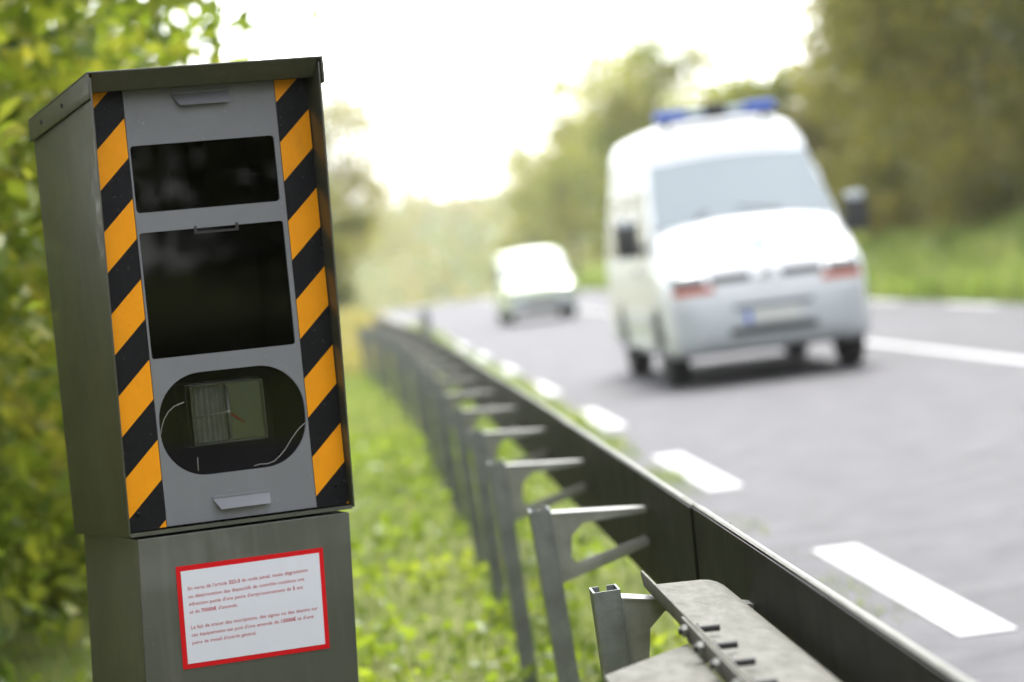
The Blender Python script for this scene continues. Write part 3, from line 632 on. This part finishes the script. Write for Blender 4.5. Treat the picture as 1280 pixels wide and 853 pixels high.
MB().prism([(2.6-OFF.y, .6955), (4.94-OFF.y, .6955), (5.02-OFF.y, .715), (5.02-OFF.y, .733), (2.6-OFF.y, .733)], 'x', FX-.0056-OFF.x, FX-.0006-OFF.x).build('flange', M['galv_sheet'], cl_, bevel=.0008)
for Y in (4.93, 4.70, 4.49, 4.25, 4.0, 3.7):
    bo = MB().tube([(FX-.022-OFF.x, Y-OFF.y, .719), (FX+.052-OFF.x, Y-OFF.y, .719)], .0065, 10).build('bolt', M['bolt'], cr, smooth=True, angle=40)
    MB().tube([(FX-.016-OFF.x, Y-OFF.y, .719), (FX-.0062-OFF.x, Y-OFF.y, .719)], .012, 6).build('nut', M['galv'], bo)
    MB().tube([(FX+.0062-OFF.x, Y-OFF.y, .719), (FX+.014-OFF.x, Y-OFF.y, .719)], .012, 6).build('nut', M['bolt'], bo)

# ------------------------------------------------------------------ vehicles
def ring(zb, zt, w, belt, tum, rc, crown, n=28):
    """half cross-section from bottom centre to top centre, resampled to n points"""
    wt = w-(max(zt-belt, 0))*tum; rc = min(rc, (zt-zb)*.35)
    pts = [(0, zb), (w*.55, zb), (w*.90, zb), (w*.975, zb+.03), (w, zb+min(.12, (zt-zb)*.3))]
    if zt-rc > belt: pts += [(w, belt*.8+.2*zb), (w-.004, belt)]
    zc = zt-rc
    for k in range(8):
        a = k/7*pi/2; pts.append((wt-rc+rc*cos(a), zc+rc*sin(a)*(1-crown*.0)))
    pts += [((wt-rc)*.6, zt+crown*.7), ((wt-rc)*.3, zt+crown*.95), (0, zt+crown)]
    P = [Vector(p) for p in pts]; L = [0]
    for a, c in zip(P, P[1:]): L.append(L[-1]+(c-a).length)
    out = []
    for k in range(n):
        s = L[-1]*k/(n-1); i = max(j for j in range(len(L)-1) if L[j] <= s+1e-9); f = (s-L[i])/max(L[i+1]-L[i], 1e-9)
        out.append(P[i].lerp(P[i+1], min(f, 1)))
    return out
class Body:
    def __init__(s, st, belt, tum, rc): s.st = st; s.belt = belt; s.tum = tum; s.rc = rc
    def at(s, y):
        st = s.st
        for a, c in zip(st, st[1:]):
            if a[0] <= y <= c[0]: f = (y-a[0])/(c[0]-a[0]); return [p+(q-p)*f for p, q in zip(a, c)]
        return st[-1] if y > st[-1][0] else st[0]
    def mesh(s):
        b = MB(); V = []; F = []; N = 28; first = True
        ys = sorted(set([t[0] for t in s.st]+[s.st[0][0]+(s.st[-1][0]-s.st[0][0])*k/40 for k in range(41)]))
        for y in ys:
            _, zb, zt, w, rc, cr = s.at(y); h = ring(zb, zt, w, s.belt, s.tum, rc, cr)
            V += [(p.x, y, p.y) for p in h]+[(-p.x, y, p.y) for p in h[-2:0:-1]]
        m = 2*28-2
        for i in range(len(ys)-1): F += [(i*m+k, i*m+(k+1) % m, (i+1)*m+(k+1) % m, (i+1)*m+k) for k in range(m)]
        F += [tuple(range(m)), tuple((len(ys)-1)*m+k for k in range(m-1, -1, -1))]
        b.add(V, F); return b
    def top(s, x, y, off=0):
        _, zb, zt, w, rc, cr = s.at(y); wt = w-max(zt-s.belt, 0)*s.tum; f = min(abs(x)/max(wt-rc, .01), 1)
        return zt+cr*(1-f*f)+off
    def sidex(s, y, z):
        _, zb, zt, w, rc, cr = s.at(y); h = ring(zb, zt, w, s.belt, s.tum, rc, cr, 60)
        return max((p.x for p in h if abs(p.y-z) < .05), default=w)
def patch_top(body, pts, ny, nx, off):
    """panel lying on the front/top slope; pts = (y, halfwidth) rows"""
    V = []; F = []; b = MB()
    for i in range(ny):
        f = i/(ny-1)*(len(pts)-1); j = min(int(f), len(pts)-2); t = f-j
        y = pts[j][0]+(pts[j+1][0]-pts[j][0])*t; hw = pts[j][1]+(pts[j+1][1]-pts[j][1])*t
        dz = (body.top(0, y+.02)-body.top(0, y-.02))/.04; nv = Vector((0, -dz, 1)).normalized()
        for k in range(nx):
            x = hw*(2*k/(nx-1)-1); p = Vector((x, y, body.top(x, y)))+nv*off; V.append(p)
    for i in range(ny-1): F += [(i*nx+k, i*nx+k+1, (i+1)*nx+k+1, (i+1)*nx+k) for k in range(nx-1)]
    n = len(V); V2 = V+[v-Vector((0, 0, .0) )+Vector((0, .01, -.01)) for v in V]
    F2 = F+[tuple(i+n for i in f[::-1]) for f in F]
    edge = [k for k in range(nx)]+[i*nx+nx-1 for i in range(1, ny)]+[(ny-1)*nx+k for k in range(nx-2, -1, -1)]+[i*nx for i in range(ny-2, 0, -1)]
    F2 += [(edge[i], edge[(i+1) % len(edge)], edge[(i+1) % len(edge)]+n, edge[i]+n) for i in range(len(edge))]
    b.add(V2, F2); return b
def patch_side(body, quad, sgn, off, n=6):
    """panel on a flank: quad = (y,z) corners fl,fr,rr,rl"""
    V = []; F = []; b = MB()
    for i in range(n):
        for k in range(n):
            u, v = i/(n-1), k/(n-1)
            y = (quad[0][0]*(1-u)+quad[1][0]*u)*(1-v)+(quad[3][0]*(1-u)+quad[2][0]*u)*v; z = (quad[0][1]*(1-u)+quad[1][1]*u)*(1-v)+(quad[3][1]*(1-u)+quad[2][1]*u)*v
            _, zb, zt, w_, rc, cr = body.at(y); wt = w_-max(zt-body.belt, 0)*body.tum
            xx = w_ if z <= body.belt else w_-(w_-wt)*min((z-body.belt)/max(zt-rc-body.belt, .05), 1)
            V.append((sgn*(xx+off), y, z))
    F = [(i*n+k, i*n+k+1, (i+1)*n+k+1, (i+1)*n+k) for i in range(n-1) for k in range(n-1)]
    m = n*n; V2 = V+[(v[0]-sgn*.02, v[1], v[2]) for v in V]; F2 = F+[tuple(i+m for i in f[::-1]) for f in F]
    edge = [k for k in range(n)]+[i*n+n-1 for i in range(1, n)]+[(n-1)*n+k for k in range(n-2, -1, -1)]+[i*n for i in range(n-2, 0, -1)]
    F2 += [(edge[i], edge[(i+1) % len(edge)], edge[(i+1) % len(edge)]+m, edge[i]+m) for i in range(len(edge))]
    b.add(V2, F2); return b
def front_y(body, x, z):
    """depth at which the nose surface reaches height z at offset x"""
    for k in range(600):
        y = k*.0033; zb = body.at(y)[1]
        if zb <= z <= body.top(x, y) and abs(x) <= ring_half(body, y, z): return y
    return 2.
def ring_half(body, y, z):
    _, zb, zt, w_, rc, cr = body.at(y)
    if z < zb+.03: return w_*.93
    if z > zt-rc: d_ = min((z-(zt-rc))/max(rc, .01), 1); return w_-rc+rc*math.sqrt(max(0, 1-d_*d_))
    return w_
def nose_panel(body, x0, x1, z0, z1, off, nx=8, nz=4, thick=.03, slant=0, zc=None):
    """panel on the nose, following its curve"""
    V = []; b = MB()
    for i in range(nz):
        for k in range(nx):
            x = x0+(x1-x0)*k/(nx-1); z = z0+(z1-z0)*i/(nz-1)+slant*abs(x)
            V.append((x, front_y(body, x, z)-off, z))
    F = [(i*nx+k, i*nx+k+1, (i+1)*nx+k+1, (i+1)*nx+k) for i in range(nz-1) for k in range(nx-1)]
    n = len(V); V2 = V+[(v[0], v[1]+thick, v[2]) for v in V]; F2 = F+[tuple(i+n for i in f[::-1]) for f in F]
    edge = [k for k in range(nx)]+[i*nx+nx-1 for i in range(1, nz)]+[(nz-1)*nx+k for k in range(nx-2, -1, -1)]+[i*nx for i in range(nz-2, 0, -1)]
    F2 += [(edge[i], edge[(i+1) % len(edge)], edge[(i+1) % len(edge)]+n, edge[i]+n) for i in range(len(edge))]
    b.add(V2, F2); return b
def wheel(parent, x, y, rad, wd, sgn):
    prof_ = [(rad*.62, -wd/2), (rad*.9, -wd/2), (rad*.985, -wd*.40), (rad, -wd*.25), (rad, wd*.25), (rad*.985, wd*.40), (rad*.9, wd/2), (rad*.62, wd/2)]
    n = 32; V = []; F = []; m = len(prof_)
    for k in range(n):
        a = 2*pi*k/n; V += [(p[1], p[0]*cos(a), p[0]*sin(a)) for p in prof_]
    for k in range(n): F += [(k*m+j, k*m+(j+1) % m, ((k+1) % n)*m+(j+1) % m, ((k+1) % n)*m+j) for j in range(m)]
    b = MB(); b.add([(v[0]+x, v[1]+y, v[2]+rad) for v in V], F); wo_ = b.build('wheel', M['rubber'], parent, smooth=True, angle=40)
    c = MB(); xo = sgn*wd*.36; c.tube([(x+xo*.2, y, rad), (x+xo, y, rad)], [rad*.615, rad*.615], 24)
    c.tube([(x+xo, y, rad), (x+xo+sgn*.03, y, rad)], [rad*.25, rad*.16], 12)
    for k in range(5):
        a = 2*pi*k/5; c.tube([(x+xo, y+rad*.4*cos(a), rad+rad*.4*sin(a)), (x+xo+sgn*.006, y+rad*.4*cos(a), rad+rad*.4*sin(a))], rad*.09, 8)
    c.build('rim', M['rim'], wo_, smooth=True, angle=40)
def carve(ob, cyl):
    """cut the wheel housings out of the body"""
    b = MB()
    for x0, x1, y, z, rr in cyl: b.tube([(x0, y, z), (x1, y, z)], rr, 28)
    c = b.build('cutter', M['dark_inside']); c.data.materials.clear(); c.data.materials.append(M['dark_inside'])
    c.parent = ob.parent; md = ob.modifiers.new('b', 'BOOLEAN'); md.object = c; md.operation = 'DIFFERENCE'; md.solver = 'EXACT'
    dg = bpy.context.evaluated_depsgraph_get(); dg.update(); me = bpy.data.meshes.new_from_object(ob.evaluated_get(dg))
    ob.modifiers.clear(); ob.data = me; bpy.data.objects.remove(c)
    me.polygons.foreach_set('use_smooth', [True]*len(me.polygons)); me.set_sharp_from_angle(angle=R(32))

# --- emergency van.   station: (y, zb, zt, halfwidth, corner radius, crown)
VB = Body([(0, .42, .66, .66, .05, .01), (.03, .36, .80, .82, .08, .02), (.08, .31, .93, .90, .10, .02), (.16, .29, 1.03, .95, .12, .03), (.30, .28, 1.13, .975, .14, .05), (.55, .27, 1.27, .99, .16, .07), (.85, .27, 1.40, .995, .16, .07),
    (.98, .27, 1.46, .995, .15, .06), (1.08, .27, 1.56, .995, .14, .05), (1.55, .27, 2.03, .995, .13, .04), (1.72, .27, 2.20, .995, .15, .04), (1.88, .27, 2.40, .995, .2, .03), (2.05, .27, 2.53, .995, .24, .02), (2.4, .27, 2.59, .995, .26, .02), (3.5, .27, 2.60, .995, .26, .02), (5.2, .29, 2.60, .995, .26, .02), (5.34, .32, 2.57, .975, .26, .01), (5.40, .38, 2.48, .92, .24, .0)], 1.2, .135, .2)
van = empty('emergency_van', (3.93, 26.35, 0), R(1.2)); tag(van, 'white high-roof emergency van with blue roof lights driving on the near lane', 'van')
zv = road_z(3.93, 27.4); van.location.z = zv; van.rotation_euler = (0, -math.atan(.025), R(.6))
body = VB.mesh().build('body', M['van_white'], van, smooth=True)
carve(body, [(s*.62, s*1.2, y, .36, .44) for s in (-1, 1) for y in (.92, 4.1)])
for s in (-1, 1):
    for y in (.92, 4.1): wheel(van, s*.86, y, .335, .225, s)
patch_top(VB, [(1.05, .90), (1.10, .885), (1.70, .80)], 10, 11, .008).build('windscreen', M['glass_dark'], van, smooth=True, angle=40)
for s in (-1, 1):
    wp = MB().tube([(s*.42-.05, 1.07, VB.top(.4, 1.07)+.02), (s*.15-.2, 1.13, VB.top(.2, 1.13)+.015)], .012, 6).build('wiper', M['black_plastic'], van)
    patch_side(VB, [(1.22, 1.28), (2.25, 1.26), (2.25, 1.95), (1.68, 1.95)], s, .006).build('side_window', M['glass_side'], van, smooth=True, angle=40)
    patch_side(VB, [(2.55, 1.30), (3.6, 1.30), (3.6, 1.95), (2.55, 1.95)], s, .006).build('side_window', M['glass_side'], van, smooth=True, angle=40)
    patch_side(VB, [(3.8, 1.30), (5.0, 1.30), (5.0, 1.95), (3.8, 1.95)], s, .006).build('side_window', M['glass_side'], van, smooth=True, angle=40)
    patch_side(VB, [(1.45, .60), (3.55, .60), (3.55, .72), (1.45, .72)], s, .02).build('side_moulding', M['bumper_grey'], van)
    dh = patch_side(VB, [(2.05, 1.12), (2.22, 1.12), (2.22, 1.16), (2.05, 1.16)], s, .025).build('door_handle', M['black_plastic'], van)
    # headlight: clear lamp over an orange indicator
    h1 = nose_panel(VB, *sorted((s*.60, s*.905)), .955, 1.09, .006, 8, 6, .05).build('headlight', M['lamp_clear'], van, smooth=True, angle=50)
    nose_panel(VB, *sorted((s*.52, s*.90)), .888, .945, .012, 8, 4, .05).build('indicator', M['orange_lamp'], h1, smooth=True, angle=50)
    nose_panel(VB, *sorted((s*.15, s*.54)), .965, 1.045, .006, 8, 4, .05).build('grille_slot', M['dark_inside'], van)
    nose_panel(VB, *sorted((s*.60, s*.72)), .50, .60, .004, 5, 4, .05).build('fog_recess', M['black_plastic'], van)
    # door mirror
    mr = MB(); mr.box(*sorted((s*1.04, s*1.27)), 1.20, 1.34, 1.30, 1.66); mo = mr.build('mirror', M['black_plastic'], van, bevel=.04, seg=3)
    MB().box(*sorted((s*1.065, s*1.245)), 1.195, 1.335, 1.60, 1.69).build('mirror_cap', M['bumper_grey'], mo, bevel=.03, seg=3)
    MB().tube([(s*.95, 1.32, 1.36), (s*1.10, 1.27, 1.42)], .03, 8).build('mirror_arm', M['black_plastic'], mo)
bp_ = nose_panel(VB, -.90, .90, .34, .80, .012, 24, 8, .06).build('bumper', M['bumper_grey'], van, smooth=True, angle=50)
nose_panel(VB, -.42, .42, .455, .525, .018, 12, 3, .05).build('air_intake', M['dark_inside'], bp_)
nose_panel(VB, -.36, .40, .70, .735, .018, 12, 3, .05).build('air_intake', M['dark_inside'], bp_)
pl = nose_panel(VB, -.26, .26, .565, .675, .028, 10, 3, .03).build('number_plate', M['plate_grey'], bp_)
nose_panel(VB, -.26, -.205, .567, .673, .030, 3, 3, .03).build('plate_band', M['blue_print'], pl)
# diamond badge on the grille
yb = front_y(VB, 0, 1.0)-.03
def rhomb(r1, r2): return [(0, r2), (-r1, 0), (0, -r2), (r1, 0)]
zc = 1.0
o4 = rhomb(.095, .125); i4 = rhomb(.05, .07)
b = MB(); V = [(x, yb-.012, zc+z) for x, z in o4]+[(x, yb-.026, zc+z) for x, z in [( (a[0]+c[0])/2, (a[1]+c[1])/2) for a, c in zip(o4, i4)]]+[(x, yb-.012, zc+z) for x, z in i4]
V += [(v[0], yb+.06, v[2]) for v in V[:4]]+[(v[0], yb+.06, v[2]) for v in V[8:12]]
F = []
for k in range(4):
    j = (k+1) % 4; F += [(k, j, 4+j, 4+k), (4+k, 4+j, 8+j, 8+k), (k, 12+k, 12+j, j), (8+k, 8+j, 16+j, 16+k), (12+k, 16+k, 16+j, 12+j)]
b.add(V, F); b.build('badge', M['chrome'], van)
nose_panel(VB, -.13, .13, .93, 1.06, .004, 6, 4, .05).build('grille_centre', M['van_white'], van)
# six-armed blue medical star on the bonnet
for k in range(3):
    a = k*pi/3; V = []; L_, w_ = .17, .048; m = 10
    for j in range(m):
        for sx in (-1, 0, 1):
            px, pz = sx*w_, L_*(2*j/(m-1)-1); x = px*cos(a)-pz*sin(a); y = .56+1.7*(px*sin(a)+pz*cos(a))
            V.append((x, y, VB.top(x, y)+.014+.002*k))
    F = [(3*j+i, 3*j+i+1, 3*j+i+4, 3*j+i+3) for j in range(m-1) for i in range(2)]
    n = len(V); b = MB(); b.add(V+[(v[0], v[1], v[2]-.012) for v in V], F+[tuple(i+n for i in f[::-1]) for f in F]); b.build('medical_star', M['blue_print'], van)
# roof light bar
lb = MB().box(-.62, .62, 2.06, 2.32, 2.605, 2.64).build('light_bar', M['black_plastic'], van, bevel=.01)
for s in (-1, 1):
    MB().box(*sorted((s*.30, s*.62)), 2.080, 2.310, 2.642, 2.725).build('blue_dome', M['blue_lamp'], lb, bevel=.03, seg=3)
    MB().box(*sorted((s*.12, s*.295)), 2.090, 2.300, 2.642, 2.715).build('clear_dome', mat('dome', (.35, .45, .6), .2, 0, .5, coat=.5), lb, bevel=.02, seg=3)
    MB().tube([(s*.5, 2.19, 2.47), (s*.5, 2.19, 2.606)], .03, 8).build('foot', M['black_plastic'], lb)
MB().box(-.115, .115, 2.100, 2.290, 2.642, 2.770).build('loudspeaker', M['black_plastic'], lb, bevel=.01)

# --- following light van, farther back
CB = Body([(0, .40, .60, .55, .04, .01), (.03, .33, .72, .70, .08, .02), (.10, .28, .84, .78, .10, .03), (.25, .25, .93, .815, .12, .05), (.60, .23, 1.03, .83, .14, .06), (.95, .23, 1.12, .835, .13, .06), (1.05, .23, 1.18, .835, .13, .05),
    (1.75, .23, 1.68, .835, .12, .05), (1.95, .23, 1.77, .835, .16, .05), (2.4, .23, 1.81, .835, .18, .04), (3.85, .25, 1.81, .83, .18, .03), (3.98, .28, 1.78, .81, .18, .02), (4.03, .34, 1.70, .76, .16, 0)], 1.0, .14, .15)
car = empty('light_van', (4.02, 60.3, road_z(4.02, 61.5))); tag(car, 'small white light van far behind the emergency van on the road', 'car')
car.scale = (.94, .94, .86); car.rotation_euler = (0, -math.atan(.025), R(1.0))
cbody = CB.mesh().build('body', M['car_white'], car, smooth=True)
carve(cbody, [(s*.5, s*1.0, y, .31, .37) for s in (-1, 1) for y in (.78, 3.38)])
for s in (-1, 1):
    for y in (.78, 3.38): wheel(car, s*.725, y, .30, .18, s)
    nose_panel(CB, *sorted((s*.45, s*.76)), .70, .82, .006, 6, 5, .05).build('headlight', M['lamp_clear'], car, smooth=True)
    patch_side(CB, [(1.25, 1.06), (2.1, 1.06), (2.1, 1.55), (1.75, 1.52)], s, .006).build('side_window', M['glass_side'], car, smooth=True)
    patch_side(CB, [(2.25, 1.06), (3.6, 1.06), (3.6, 1.55), (2.25, 1.55)], s, .006).build('side_window', M['glass_side'], car, smooth=True)
    MB().box(*sorted((s*.86, s*1.02)), 1.12, 1.22, 1.05, 1.22).build('mirror', M['black_plastic'], car, bevel=.03)
patch_top(CB, [(1.03, .76), (1.08, .75), (1.74, .66)], 8, 9, .008).build('windscreen', M['glass_dark'], car, smooth=True)
cb_ = nose_panel(CB, -.75, .75, .30, .62, .010, 20, 6, .06).build('bumper', M['bumper_grey'], car, smooth=True)
nose_panel(CB, -.40, .40, .36, .46, .018, 10, 3, .05).build('air_intake', M['black_plastic'], cb_)
nose_panel(CB, -.38, .38, .66, .73, .008, 10, 3, .05).build('grille', M['black_plastic'], car)
nose_panel(CB, -.26, .26, .49, .58, .020, 8, 3, .03).build('number_plate', M['plate_grey'], cb_)

# ------------------------------------------------------------------ haze
hz = MB().box(-720, 720, -310, 1120, -14, 60).build('haze', None); hz.data.materials.clear()
hm = bpy.data.materials.new('haze'); hm.use_nodes = True; ht = hm.node_tree; ht.nodes.clear()
pv = ht.nodes.new('ShaderNodeVolumePrincipled'); pv.inputs['Density'].default_value = .00025; pv.inputs['Color'].default_value = (.95, .96, .98, 1); pv.inputs['Anisotropy'].default_value = .2
ho = ht.nodes.new('ShaderNodeOutputMaterial'); ht.links.new(pv.outputs[0], ho.inputs['Volume']); hz.data.materials.append(hm)
tag(hz, 'thin pale haze in the air over the road', 'haze', kind='stuff')
